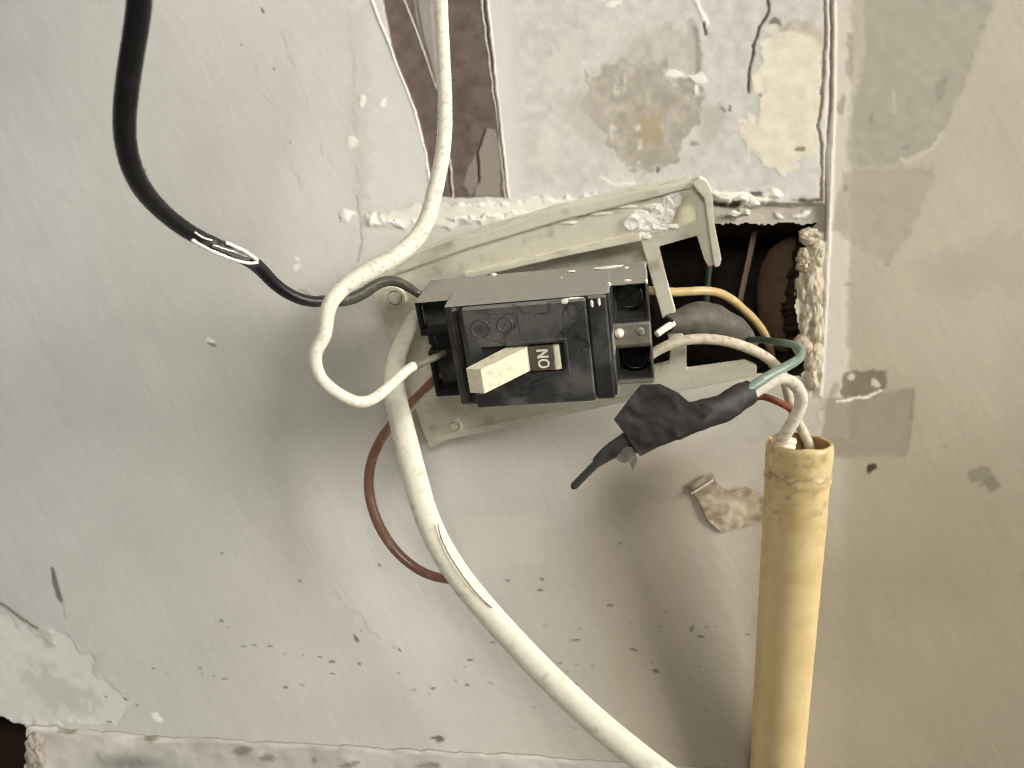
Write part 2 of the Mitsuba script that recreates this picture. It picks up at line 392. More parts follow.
spots([(210, 341, 4, 3, 30), (297, 267, 3, 4, 40), (155, 718, 6, 4, 30), (297, 258, 3, 2, 0)], (232, 229, 220), 0.8, 0.4)
spots([(212, 344, 5, 1.2, 35)], (110, 104, 94), 0.7)
line([(300, 290), (316, 300)], 1.2, (150, 145, 134), -0.2, a=.5)
# faint sweep lines of the left wall
for x0, y0, x1, y1 in ((190, 130, 240, 260), (250, 60, 300, 190), (60, 190, 130, 280), (280, 30, 330, 170), (120, 330, 160, 420), (180, 20, 230, 110), (300, 560, 380, 640), (20, 300, 60, 400)):
    line([(x0, y0), (x1, y1)], 1.6, (188, 182, 172), -0.18, a=0.45, warp=6, breakup=1.2)
# recessed lintel strip over the hole
patch([(628, 205), (690, 204), (760, 203), (824, 204), (823, 232), (628, 236)], (172, 164, 150), 0.95, 1.0, 2.0, h=-4.5, grain=22)
line([(700, 203), (750, 204), (822, 201)], 1.6, (88, 78, 66), -0.8, warp=3, breakup=1.5)  # dark line painted as the shadow under the wall edge
line([(716, 222), (760, 222), (818, 221)], 1.3, (176, 168, 152), 0.5, warp=2)
spots([(735, 197, 22, 4.5, 2), (752, 200, 14, 4, 5), (724, 195, 14, 4, 0), (770, 196, 10, 4, -5), (776, 193, 5, 4, 0), (735, 215, 9, 3.5, 0), (744, 208, 4, 6, 0), (803, 213, 9, 2.2, -25), (780, 215, 4, 3, 0)], (232, 226, 210), 0.95, 1.3)
spots([(755, 193, 6, 2.5, 0), (735, 203, 6, 3, 0), (722, 204, 5, 2, 0)], (76, 64, 52), 0.8)
# broken plaster around the hole's right side
patch([(802, 228), (824, 228), (823, 300), (821, 372), (812, 400), (806, 380), (802, 330), (796, 290), (800, 256)], (176, 164, 143), 0.9, 2, 4, h=-0.8, grain=24)

H *= 0.5
V = np.stack([(PX - 512) * MM, -H * 0.001, (384 - PY) * MM], -1).reshape(-1, 3)
HOLE = [(596, 222), (818, 222), (810, 236), (801, 262), (796, 300), (799, 330), (806, 345), (807, 366), (800, 376), (740, 372), (690, 368), (600, 372)]
idx = np.arange(V.shape[0]).reshape(SH)
cx, cy = (PX[:-1, :-1] + PX[1:, 1:]) / 2, (PY[:-1, :-1] + PY[1:, 1:]) / 2
# scoured-out hole low on the left
HOLE2 = [(-58, 735), (-40, 716), (4, 717), (14, 723), (26, 725), (30, 738), (27, 760), (18, 792), (-8, 812), (-44, 800), (-60, 770)]
gone1, gone2 = np.zeros(cx.shape, bool), np.zeros(cx.shape, bool)
for gmask, poly in ((gone1, HOLE), (gone2, HOLE2)):
    s = sel(poly, 12)
    gmask[s] = sd(poly, cx[s] + n1[s] * 6, cy[s] + n2[s] * 6) > 0
gone = gone1 | gone2
q = np.stack([idx[:-1, :-1], idx[1:, :-1], idx[1:, 1:], idx[:-1, 1:]], -1)[~gone]
faces = np.vstack([q[:, [0, 1, 2]], q[:, [0, 2, 3]]])
wall_mesh = trimesh.Trimesh(V, faces, process=False)


def add_raw(key, mesh, mat, col, **kw):
    scene[key] = mikit.ply(mesh, mat, smooth=True, color=lin(np.clip(col, 2, 250)))
    tag(key, **kw)


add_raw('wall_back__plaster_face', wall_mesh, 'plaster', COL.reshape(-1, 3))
tag('wall_back', label='old patched cream plaster wall with a broken square hole', kind='structure')

def cavity(key, mask, ctr, depth, col, label):
    """The sides of a hole: every open edge of the removed cells drawn back into the wall, ever rougher."""
    pad = np.pad(mask, 1)
    edges = []
    for i, j in zip(*np.nonzero(mask)):
        if not pad[i, j + 1]:
            edges.append((idx[i, j], idx[i, j + 1]))
        if not pad[i + 2, j + 1]:
            edges.append((idx[i + 1, j + 1], idx[i + 1, j]))
        if not pad[i + 1, j]:
            edges.append((idx[i + 1, j], idx[i, j]))
        if not pad[i + 1, j + 2]:
            edges.append((idx[i, j + 1], idx[i + 1, j + 1]))
    used, inv = np.unique(np.array(edges), return_inverse=True)
    inv = inv.reshape(-1, 2)
    rim = V[used]
    layers, steps = [], np.array([0, .05, .12, .22, .34, .48, .64, .8, 1]) * depth
    for y in steps:
        L = rim.copy()
        out = (L - ctr) * [1, 0, 1]
        out /= np.linalg.norm(out, axis=1, keepdims=True)
        w = min(1, y / .012)
        nz = meshkit.fbm(np.c_[L[:, 0], L[:, 1] * 0 + y, L[:, 2]] * 260, 4, 11)[:, None] - 0.5
        L = L + out * (w * (0.0005 + nz * 0.007))
        L[:, 1] = rim[:, 1] * (1 - w) + y
        layers.append(L)
    m_, cf = len(used), []
    for k in range(len(steps) - 1):
        a, b = inv[:, 0] + k * m_, inv[:, 1] + k * m_
        cf += [np.stack([a, b, b + m_], 1), np.stack([a, b + m_, a + m_], 1)]
    add(key, trimesh.Trimesh(np.vstack(layers), np.vstack(cf), process=False), 'plaster',
        lambda P, N: noisec(P, col, 26, 500, 4), True, label=label)


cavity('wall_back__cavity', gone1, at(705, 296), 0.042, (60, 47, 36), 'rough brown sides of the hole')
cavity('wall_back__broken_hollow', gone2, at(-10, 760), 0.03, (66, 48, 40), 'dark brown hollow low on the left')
hb = lump(at(-14, 765, -0.028), (0.036, 0.008, 0.036), 61, 3, 0.2)
add('wall_back__hollow_back', hb, 'plaster', lambda P, N: noisec(P, (62, 44, 37), 14, 300, 5), True)
gx, gy = np.meshgrid(np.linspace(580, 835, 70), np.linspace(205, 390, 50))
bk = np.stack([(gx - 512) * MM, 0.038 - 0.006 * meshkit.fbm(np.stack([gx / 14, gy / 14, gx * 0], -1), 3, 2), (384 - gy) * MM], -1).reshape(-1, 3)
ix = np.arange(70 * 50).reshape(50, 70)
qq = np.stack([ix[:-1, :-1], ix[1:, :-1], ix[1:, 1:], ix[:-1, 1:]], -1).reshape(-1, 4)
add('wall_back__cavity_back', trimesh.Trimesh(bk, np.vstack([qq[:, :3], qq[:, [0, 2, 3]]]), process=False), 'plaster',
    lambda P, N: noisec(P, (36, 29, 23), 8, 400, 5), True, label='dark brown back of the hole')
# smooth brown mortar bulge inside, right
mb = lump(at(792, 296, -0.022), (0.013, 0.008, 0.021), 3, 4, 0.12)
add('wall_back__mortar_bulge', mb, 'plaster', lambda P, N: noisec(P, (92, 72, 56), 9, 400, 6), True, label='smooth brown mortar inside the hole')
# broken plaster crumbs along the hole's right side
for k, (x, y, rx, ry, d) in enumerate([(808, 236, 12, 8, .0004), (816, 256, 8, 16, -.0002), (803, 258, 6, 9, -.0012), (813, 285, 9, 22, -.0006), (801, 292, 6, 16, -.0022), (806, 318, 8, 20, -.0014),
                                    (816, 325, 7, 26, .0000), (803, 346, 8, 13, -.0010), (814, 358, 8, 20, -.0004), (811, 378, 6, 12, -.0006), (802, 268, 5, 5, -.0004)]):
    add('wall_back__plaster_crumb', lump(at(x, y, d), (rx * MM, 0.0030, ry * MM), 20 + k, 4, 0.6, 1.25), 'plaster',
        lambda P, N: noisec(P, (196, 184, 162), 14, 700, 7, (112, 92, 68), 0.16, 400), True)
# white filler blobs on the lintel
for k, (x, y, rx, ry) in enumerate([(724, 197, 9, 4), (742, 197, 10, 4.5), (752, 203, 7, 4), (733, 214, 7, 3), (775, 196, 7, 3), (746, 213, 4, 3)]):
    add('wall_back__filler_blob', lump(at(x, y, 0.0002), (rx * MM, 0.0016, ry * MM), 50 + k, 3, 0.5), 'plaster',
        lambda P, N: noisec(P, (236, 231, 217), 10, 700, 8, (150, 138, 116), 0.12, 600), 50)

# ------------------------------------------------------------------ baseboard: the plaster plinth at the bottom
bx_ = axis(-70, 1094, 2.0)
rows = np.r_[-3.0, -1.5, 0, 1.0, 2.0, 3.2, 4.5, 6, 8, np.arange(10, 130, 2.5), 160, 220, 320, 480]
top = np.interp(bx_, [-4000, 0, 150, 300, 480, 640, 900, 4000], [690, 722, 735, 743, 752, 762, 778, 800])
top = top + (meshkit.fbm(np.stack([bx_ / 14, bx_ * 0, bx_ * 0], -1), 4, 21) - 0.5) * 5
BX, BRW = np.meshgrid(bx_, rows)
BYp = top[None] + np.maximum(BRW, 0)
bn = meshkit.fbm(np.stack([BX / 12, BYp / 9, BX * 0], -1), 4, 22) - 0.5
bn2 = meshkit.fbm(np.stack([BX / 40, BYp / 20, BX * 0], -1), 4, 23) - 0.5
prof = np.clip((BRW + 1.5) / 5, 0, 1) ** 0.5
bd = -1.2 + prof * (2.4 + bn * 0.7 + bn2 * 0.9)
BV = np.stack([(BX - 512) * MM, -bd * 0.001, (384 - BYp) * MM], -1)
bc = np.empty(BX.shape + (3,))
bc[:] = (188, 184, 174)
bc += (bn2 * 44 + bn * 16)[..., None]
kk = np.exp(-((BX - 135) / 38) ** 2 - ((BYp - 762) / 9) ** 2)[..., None]
bc += (np.array([120, 120, 114]) - bc) * kk * 0.8
for x, y, rx, ry in ((273, 755, 5, 3), (312, 757, 4, 2), (350, 765, 9, 2.5), (240, 748, 10, 4), (70, 730, 5, 3), (430, 765, 14, 3), (150, 738, 12, 2)):
    k = np.clip(1.6 - ((BX - x + bn * 22) / rx) ** 2 - ((BYp - y + bn2 * 9) / ry) ** 2, 0, 1)[..., None]
    bc += (np.array([112, 100, 84]) - bc) * k * 0.6
bc[BRW < 0.6] = (140, 132, 118)
bi = np.arange(BX.size).reshape(BX.shape)
bcx, bcy = (BX[:-1, :-1] + BX[1:, 1:]) / 2, (BYp[:-1, :-1] + BYp[1:, 1:]) / 2
bgone = sd(HOLE2, bcx + bn[:-1, :-1] * 6, bcy) > 0
bq = np.stack([bi[:-1, :-1], bi[1:, :-1], bi[1:, 1:], bi[:-1, 1:]], -1)[~bgone]
add_raw('baseboard_back__plinth_face', trimesh.Trimesh(BV.reshape(-1, 3), np.vstack([bq[:, :3], bq[:, [0, 2, 3]]]), process=False), 'plaster', bc.reshape(-1, 3))
tag('baseboard_back', label='low lumpy plaster plinth along the foot of the wall', kind='structure')

fl = lump(at(35, 750, 0.0018), (9 * MM, 0.0014, 17 * MM), 73, 4, 0.85)
add('baseboard_back__loose_flake', fl, 'dusty', lambda P, N: noisec(P, (158, 148, 134), 12, 600, 6), 60, label='lifted paint flake at the edge of the dark hollow')

# ------------------------------------------------------------------ circuit breaker
SC = 0.965
RM = np.array([[0.98203181, -0.13475786, -0.13211302], [-0.17662673, -0.40979741, -0.89491289], [0.06645697, 0.90216761, -0.42623593]])
T0 = np.array([-0.02202108, -0.00861547, 0.00419348])
EYE = np.array([0, -D, 0])
TB = EYE + SC * (T0 - EYE)


def bl(P):
    """Breaker coordinates in mm (along, up its face, out of its back) to the world."""
    return (np.asarray(P, float) * 0.001 * SC) @ RM.T + TB


def bloc(W_):
    return ((np.asarray(W_) - TB) @ RM) / (0.001 * SC)


def bmesh(m, size=None):
    if hasattr(m, 'to_mesh'):
        if size:
            m = m.refine_to_length(size)
        q = m.to_mesh()
        m = trimesh.Trimesh(np.array(q.vert_properties[:, :3], float), np.array(q.tri_verts), process=False)
    elif size:
        m = refine(m, size)
    else:
        m = m.copy()
    m.vertices = bl(m.vertices)
    return m


def bdust(base, dust, up=0.9, blot=0.5, seed=0, var=7):
    """Black moulding with settled grey dust: thick on the side that faces up, blotchy elsewhere."""
    def f(P, N):
        L = bloc(P)
        n = N @ RM
        k = np.clip((n[:, 1] - 0.35) * 3, 0, 1) * up * np.where(L[:, 1] > 29.3, 1, 0.25)
        b = np.clip((meshkit.fbm(L / 7 + 40, 4, seed) - 0.42) * 3.5, 0, 1) * blot * np.clip(n[:, 2] + 0.3, 0, 1)
        k = np.clip(np.maximum(k, b), 0, 1)[:, None]
        g = (meshkit.fbm(L / 0.9 + 60, 3, seed + 1)[:, None] - 0.5) * 2 * var
        return np.clip(np.asarray(base, float) * (1 - k) + np.asarray(dust, float) * k + g, 3, 250)
    return f


BLK, DUST = (34, 34, 34), (150, 145, 134)
cb = 'circuit_breaker'
tag(cb, 'dusty black two-pole circuit breaker with a cream toggle marked ON', 'circuit breaker')
tr = 19.7
body = cbox((0.3, 0.2, 0), (67.8, 31.6, 14), 0.5) + cbox((10.5, 0.1, 8), (57.5, 31.7, 26.6), 0.4)
body += cbox((55, 0.1, 8), (68, 31.6, tr), 0.4)
body -= cbox((58.0, 20.4, 9.5), (67.2, 30.9, 30), 0.3)
body -= cbox((58.2, 1.9, 9.5), (67.3, 11.8, 30), 0.3)
body -= cbox((64.0, 22.5, 12.0), (75, 28.5, 18), 0.3)
body += cbox((55, 12.6, 8), (67.9, 19.4, tr + 0.5), 0.4)
body -= m3.Manifold.cylinder(6, 1.5, 1.5, 24).translate([65.0, 16.9, tr - 1.2])
# left terminals: two open black blocks with a narrow waist between
body -= cbox((-2, -2, 8), (2.6, 15.2, 40), 0.2) - cbox((1.2, 0, 0), (4, 15.2, 40), 0.2)


def housecol(P, N):
    c = bdust(BLK, (146, 142, 132), 1.0, 0.45, 2)(P, N)
    L = bloc(P)
    k = ((L[:, 0] > 57.2) & (L[:, 1] > 12.3) & (L[:, 1] < 19.6) & (L[:, 2] > 19)) | ((L[:, 0] > 57.2) & (L[:, 1] < 1.8) & (L[:, 2] > 18.5))
    g = noisec(P, (124, 118, 106), 14, 700, 71)
    return np.where(k[:, None], g, c)


add(cb + '__housing', bmesh(body, 0.7), 'dusty', housecol, 25, label='black housing with thick grey dust on top')
t1 = cbox((0, 20.3, 6), (10.8, 31.4, tr), 0.4) - cbox((1.2, 21.6, 11), (9.8, 30.4, 30), 0.3) - cbox((-3, 23, 12), (5, 29, 17), 0.3)
t2 = cbox((1.2, 0, 6), (10.8, 15.4, tr), 0.4) - cbox((2.6, 2.6, 11), (9.8, 13.6, 30), 0.3) - cbox((-3, 4.5, 12), (5, 11, 17), 0.3)
t3 = cbox((3.4, 14, 6), (10.8, 21.5, tr - 2.2), 0.4)
add(cb + '__terminal_block', bmesh(t1, 1.2), 'satin', bdust((9, 9, 9), (150, 145, 134), 0.95, 0.06, 4, 3), 25, label='upper left black wire terminal')
add(cb + '__terminal_block', bmesh(t2, 1.2), 'satin', bdust((9, 9, 9), (120, 114, 104), 0.4, 0.06, 5, 3), 25, label='lower left black wire terminal')
add(cb + '__terminal_waist', bmesh(t3, 1.2), 'satin', bdust((14, 14, 14), (90, 84, 76), 0.3, 0.05, 6), 25)


def screw(u, v, w, r, ang, col):
    k = add(cb + '__terminal_screw', bmesh(trimesh.creation.cylinder(r, 1.6, sections=28, transform=trimesh.transformations.translation_matrix([u, v, w]))), 'metal', col, 30)
    c, s_ = math.cos(ang), math.sin(ang)
    for a in (ang, ang + math.pi / 2):
        b = trimesh.creation.box((r * 1.6, 0.55, 0.5), transform=trimesh.transformations.rotation_matrix(a, [0, 0, 1]))
        b.apply_translation([u, v, w + 0.85])
        add(k + '__slot', bmesh(b), 'satin', (14, 13, 12), 30)
    ring = trimesh.creation.torus(r + 0.5, 0.35, 28, 10)
    ring.apply_translation([u, v, w + 0.4])
    add(k + '__washer', bmesh(ring), 'metal', (70, 68, 64), True)


screw(62.4, 26.4, 15.2, 3.1, 0.5, (72, 70, 66))
screw(62.8, 6.9, 15.0, 3.1, 0.9, (46, 45, 44))
screw(5.6, 26.0, 12.0, 2.8, 0.4, (30, 29, 28))
screw(6.2, 8.0, 12.0, 2.8, 1.0, (30, 29, 28))
b = trimesh.creation.icosphere(3, 1.45)
b.apply_translation([58.9, 16.9, tr + 0.9])
add(cb + '__indicator_button', bmesh(b), 'satin', (236, 226, 206), True, label='small round white button')
b = lump((65.0, 16.9, tr + 0.1), (1.5, 1.5, 0.6), 3, 3, 0.3)
add(cb + '__rivet', bmesh(b), 'gloss', lambda P, N: noisec(P, (136, 136, 124), 40, 1500, 3), 30, label='greyish glued rivet')
# front: rib on the left, main plate with the toggle slot, edge panel after the seam
rib = cbox((11.6, -0.1, 20), (14.6, 31.4, 27.6), 1.2)
add(cb + '__rib', bmesh(rib, 1.0), 'satin', bdust((30, 26, 22), (104, 96, 86), 0.8, 0.4, 8), 25, label='dark upright rib left of the toggle')
fp = cbox((15.7, -0.5, 22), (51.0, 30.9, 28.3), 0.5) - cbox((19.5, 9.9, 20), (43.6, 18.9, 40), 0.3)
fp += cbox((42.6, 9.0, 26.4), (44.6, 19.9, 28.7), 0.3) - cbox((42.0, 9.9, 20), (43.6, 18.9, 40), 0.1)
fp += cbox((27, 18.7, 26.4), (44.6, 19.9, 28.7), 0.3)
fp -= cbox((42.2, 9.9, 20), (43.6, 18.7, 40), 0.1)


def facedirt(P, N):
    c = bdust((56, 56, 56), (120, 117, 110), 0.95, 0.6, 12, 6)(P, N)
    L = bloc(P)
    f = N @ RM
    # dried drip outlines on the face
    r = np.abs(meshkit.fbm(L * [0.11, 0.11, 0] + 7.3, 3, 31) - 0.5)
    k = np.clip(1 - r / 0.012, 0, 1) * np.clip((f[:, 2] - 0.5) * 4, 0, 1) * 0.7
    return c * (1 - k[:, None]) + np.array([20, 20, 22]) * k[:, None]


add(cb + '__face_plate', bmesh(fp, 0.55), 'satin', facedirt, 25, label='dark grey front plate around the toggle')
ep = cbox((51.3, -0.3, 20), (56.6, 31.2, 27.9), 0.5)
add(cb + '__edge_panel', bmesh(ep, 0.8), 'satin', bdust((46, 46, 46), (116, 113, 106), 0.95, 0.4, 14), 25, label='narrow dark panel right of the seam')
fl_ = cbox((19.3, 9.7, 21.5), (43.8, 19.1, 22.5), 0.1)
add(cb + '__slot_floor', bmesh(fl_), 'satin', (12, 12, 13), 25)
for (u, v, r) in ((20.4, 24.6, 2.6), (27.6, 25.2, 2.2)):
    t = trimesh.creation.torus(r, 0.28, 40, 8)
    t.apply_translation([u, v, 28.3])
    add(cb + '__emblem_ring', bmesh(t), 'satin', (66, 66, 66), True, label='small embossed ring mark')
for pts in ([(23.4, 21.8), (23.4, 28.6)], [(23.4, 28.6), (31.6, 28.6)], [(31.6, 28.6), (31.6, 21.4)], [(26.6, 26.2), (28.6, 24.2)], [(28.6, 26.4), (26.8, 24.2)]):
    P = np.array([(*p, 28.25) for p in pts])
    add(cb + '__emblem_stroke', bmesh(tube(P, 0.18, 8, 10, bump=0, straight=True)), 'satin', (66, 66, 66), True)
# toggle: profile in (along, out) swept up the face
LV0, LV1 = 10.6, 17.9


def lev(poly, v0=LV0, v1=LV1, c=0.35):
    cs = m3.CrossSection([np.array(poly, float)], m3.FillRule.NonZero).offset(-c, m3.JoinType.Miter).offset(c, m3.JoinType.Round, 2, 10)
    m = cs.extrude(v1 - v0)                   # x = along, y = out, z = up the face
    return m.transform(np.array([[1, 0, 0, 0], [0, 0, 1, v0], [0, 1, 0, 0]], float))


paddle = [(33.2, 24), (33.2, 28.2), (21.8, 41.8), (17.2, 40.6), (26.8, 27.2), (27, 24)]
add(cb + '__toggle', bmesh(lev(paddle), 0.7), 'satin',
    lambda P, N: noisec(P, (222, 214, 186), 9, 1600, 5, (150, 138, 108), 0.10, 700), 25, label='cream toggle paddle pointing left')
base = [(42.2, 23), (42.2, 28.6), (40.9, 29.0), (33.4, 28.6), (33.0, 23)]
tb = add(cb + '__toggle_base', bmesh(lev(base), 0.7), 'satin', lambda P, N: np.where((bloc(P)[:, :1] > 40.7), (206, 196, 172), noisec(P, (96, 88, 76), 8, 1200, 6)), 20, label='grey-brown end of the toggle carrying the word ON')
tm = meshkit.text_mesh('ON', 3.1, 0.25, True)
v = tm.vertices - [tm.bounds[:, 0].mean(), tm.bounds[:, 1].mean(), 0]
v[:, 0] *= 0.95
tm.vertices = np.c_[-v[:, 1] + 37.3, v[:, 0] + 14.2, v[:, 2] + 28.8]
add(tb + '__lettering', bmesh(tm), 'satin', (228, 222, 208), 30, label='white letters ON turned sideways')
# flecks of white filler on the dusty top
for k, (u, v_, w, a, b_, c_) in enumerate([(55.5, 31.8, 4.5, 3.6, .35, 1.1), (58.5, 31.8, 4.0, 2.6, .3, .8), (45.5, 31.8, 5.0, 1.4, .3, .8), (62.5, 31.6, 18.0, 1.0, .4, .8), (57.3, 31.4, 19.4, .6, .8, .5), (67.6, 31.2, 19.2, .5, .8, .5),
                                      (45.2, 30.5, 28.1, 1.0, .8, .4), (47.6, 31.1, 27.6, 2.6, .25, .5), (52.6, 29.2, 27.9, .4, 1.0, .3), (54.6, 29.4, 27.9, .4, 1.2, .3), (21, 31.7, 1.0, 1.0, .5, .8), (43, 31.7, 10, .3, .25, .6), (62, 31.7, 6, .7, .25, .7)]):
    add(cb + '__filler_fleck', bmesh(lump((u, v_, w), (a, b_, c_), 80 + k, 2, 0.6)), 'dusty', (238, 233, 218), 40)

# ------------------------------------------------------------------ mounting plate: cream plastic frame behind the breaker
PN = np.array([0.20, 1.0, 0.395])          # plane: y = -(a + bx x + bz z)
PA = 0.0172


def pdepth(px, py, off=0.0):
    """The plane of the plate: where the sight line of this point of the outline meets it, off metres above it."""
    dx, dz = (px - 512) / F, (384 - py) / F
    # depth d = PA + bx x + bz z, x = dx (D - d), z = dz (D - d)
    k = PN[0] * dx + PN[2] * dz
    return (PA + off + k * D) / (1 + k)


O_ = at(560, 320, pdepth(560, 320))
e1 = np.array([1, -PN[0], 0]); e1 /= np.linalg.norm(e1)
e3 = -np.array([PN[0], 1, PN[2]]); e3 /= np.linalg.norm(e3)
e2 = np.cross(e3, e1)


def p2(rows):
    W_ = np.array([at(x, y, pdepth(x, y)) for x, y in rows]) - O_
    return np.stack([W_ @ e1, W_ @ e2], 1) * 1000


def plate(outer, holes=(), lo_=0.0, hi_=2.0, rnd=0.5, size=1.2):
    def ccw(a):
        a = np.asarray(a)
        return a if np.sum(a[:, 0] * np.roll(a[:, 1], -1) - a[:, 1] * np.roll(a[:, 0], -1)) > 0 else a[::-1]
    cs = m3.CrossSection([ccw(p2(outer))])
    for h in holes:
        cs -= m3.CrossSection([ccw(p2(h))])
    cs = cs.offset(-rnd, m3.JoinType.Round, 2, 12).offset(2 * rnd, m3.JoinType.Round, 2, 12).offset(-rnd, m3.JoinType.Round, 2, 12)
    m = cs.extrude(hi_ - lo_ - 0.3).translate([0, 0, lo_]) + cs.offset(-0.3, m3.JoinType.Round, 2, 12).extrude(hi_ - lo_).translate([0, 0, lo_])
    return pmesh(m, size)


def pmesh(m, size=None):
    if hasattr(m, 'to_mesh'):
        if size:
            m = m.refine_to_length(size)
        q_ = m.to_mesh()
        m = trimesh.Trimesh(np.array(q_.vert_properties[:, :3], float), np.array(q_.tri_verts), process=False)
    m.vertices = (m.vertices * 0.001) @ np.array([e1, e2, e3]) + O_
    return m


CREAM = (222, 217, 196)


def cream(seed, amount=0.12):
    return lambda P, N: noisec(P, CREAM, 8, 500, seed, (150, 138, 112), amount, 260)


mp = 'mounting_plate'
tag(mp, 'broken cream plastic mounting frame tilted behind the circuit breaker', 'mounting plate')
OUT = [(368, 274), (384, 264), (455, 239), (560, 208), (640, 190), (690, 180), (699, 176), (707, 180), (712, 192), (714.5, 224), (721, 256), (719, 263), (708, 266), (704, 258), (697, 235),
       (658.7, 246), (667, 280), (676, 312), (686.6, 346), (686.6, 369), (745, 361), (757, 366), (756, 375), (700, 387), (640, 397), (537, 419), (447, 438), (432, 446), (427, 440), (398, 356), (377, 300)]
WIN = [(464, 279), (560, 256), (641, 240), (652, 280), (662, 315), (671, 346), (669, 362), (600, 380), (500, 402), (462, 404), (445, 340)]
CELL = [(672, 222), (678, 206), (684, 195), (692, 193), (697, 206), (696, 221), (684, 225), (673, 228)]
add(mp + '__frame', plate(OUT, [WIN, CELL], -1.6, 1.0), 'satin', cream(41), 25, label='flat frame with a broken right end')
add(mp + '__rim', plate([(368, 275), (384, 264), (455, 239), (560, 208), (640, 190), (690, 180), (691, 186), (640, 199), (560, 219), (470, 246), (395, 273), (378, 285)], (), 0.5, 3.0, 0.4), 'satin', cream(42), 25, label='raised upper rim')
add(mp + '__inner_lip', plate([(466, 272), (560, 249), (640, 232), (642, 239), (560, 256), (467, 278)], (), 0.5, 2.2, 0.3), 'satin', cream(43), 25, label='lip above the breaker')
add(mp + '__end_post', plate([(691, 181), (699, 176), (707, 180), (712, 192), (714.5, 224), (721, 256), (719, 263), (714, 264), (708, 226), (704, 196)], (), 0.5, 4.2, 0.5), 'satin', cream(44), 25, label='hooked end post with a snapped foot')
add(mp + '__lower_rim', plate([(432, 446), (447, 438), (537, 419), (640, 397), (640, 391), (537, 412), (452, 430), (432, 436), (428, 441)], (), 0.5, 1.9, 0.3), 'satin', cream(45), 25)
# folded side walls towards the wall
add(mp + '__side_wall', plate([(368, 275), (377, 300), (398, 356), (427, 440), (432, 444), (434, 441), (404, 355), (383, 299), (375, 272)], (), -6.0, -1.0, 0.2), 'satin', cream(46), 25, label='left side wall of the frame')
add(mp + '__side_wall', plate([(368, 275), (384, 264), (455, 239), (560, 208), (640, 190), (690, 180), (691, 184), (640, 195), (455, 243), (386, 268), (372, 278)], (), -10.0, -1.0, 0.2), 'satin', cream(47), 25)
add(mp + '__added_back_panel', plate([(446, 262), (455, 243), (560, 212), (640, 195), (702, 188), (704, 226), (645, 242), (650, 268), (560, 300), (464, 320)], (), -7.0, -5.6, 0.2), 'satin', cream(49, 0.2), 25, label='added recessed panel shading the gap above the breaker')  # panel put in behind the openings to bring shading into the gap
for nm, (x, y), r in (('screw_boss', (397, 296), 3.4), ('screw_boss', (456, 424), 2.4)):
    c0 = p2([(x, y)])[0]
    m = m3.Manifold.cylinder(2.0, r, r, 36) - m3.Manifold.cylinder(6, r * 0.72, r * 0.72, 36).translate([0, 0, 0.9])
    m += m3.Manifold.cylinder(2.3, r * 0.62, r * 0.55, 36)
    add(mp + '__screw_boss', pmesh(m.translate([c0[0], c0[1], 0.4]), 1.2), 'satin', cream(48), 25, label='round screw boss')
sm_ = plate([(622, 222), (630, 214), (640, 209), (650, 213), (656, 204), (664, 202), (666, 193), (676, 189), (684, 190), (677, 196), (680, 203), (672, 209), (673, 216), (664, 217), (668, 224), (660, 230), (650, 228), (648, 236), (638, 234), (640, 228), (630, 229)], (), 0.8, 1.7, 0.25, 0.45)
kz = (meshkit.fbm(sm_.vertices * 520 + 3, 4, 77) - 0.5)[:, None]
sm_.vertices = sm_.vertices + kz * e3 * 0.0022 + (meshkit.fbm(sm_.vertices * 700 + 13, 3, 78) - 0.5)[:, None] * (e1 + e2) * 0.0016
add(mp + '__filler_smear', sm_, 'plaster', (250, 247, 236), True, label='white filler smeared over the broken end')
# white filler smeared over the right end of the frame
rs = np.random.default_rng(3)
for k, (x, y, rx, ry) in enumerate([(652, 222, 13, 6), (664, 215, 9, 8), (668, 203, 6, 9), (676, 198, 5, 9), (645, 228, 10, 4), (660, 228, 10, 3.5), (640, 215, 9, 5), (655, 206, 10, 3), (625, 206, 12, 2.2), (600, 213, 12, 1.8), (672, 226, 7, 3), (684, 190, 9, 2.2), (646, 236, 6, 2.5), (570, 222, 9, 1.4)]):
    c0 = p2([(x, y)])[0]
    m = lump((c0[0], c0[1], 1.0), (rx * .27, ry * .27, 0.7), 120 + k, 4, 0.6, 1.9)
    add(mp + '__filler_smear', pmesh(m), 'plaster', (248, 245, 234), True)

# ------------------------------------------------------------------ cables and wires
MMM = 0.001


def cable_col(base, seed, dirt, amount=0.12, var=8, scale=700, dscale=420):
    return lambda P, N: noisec(P, base, var, scale, seed, dirt, amount, dscale)


# thick black cable, upper left
bc_pts = ats([(141, -60, .125), (140, -20, .122), (138, 15, .118), (131, 60, .113), (125, 110, .106), (127, 150, .099), (142, 188, .091), (170, 218, .082), (200, 238, .074), (232, 252, .066), (256, 265, .060), (274, 283, .055), (298, 298, .050), (322, 301, .046)])
bc_r = np.array([2.45, 2.45, 2.45, 2.45, 2.45, 2.4, 2.3, 2.1, 2.0, 1.95, 1.9, 1.75, 1.65, 1.55]) * MMM
k0 = 'black_cable'
tag(k0, 'thick black cable hanging down the left with a split white-edged spot', 'cable')


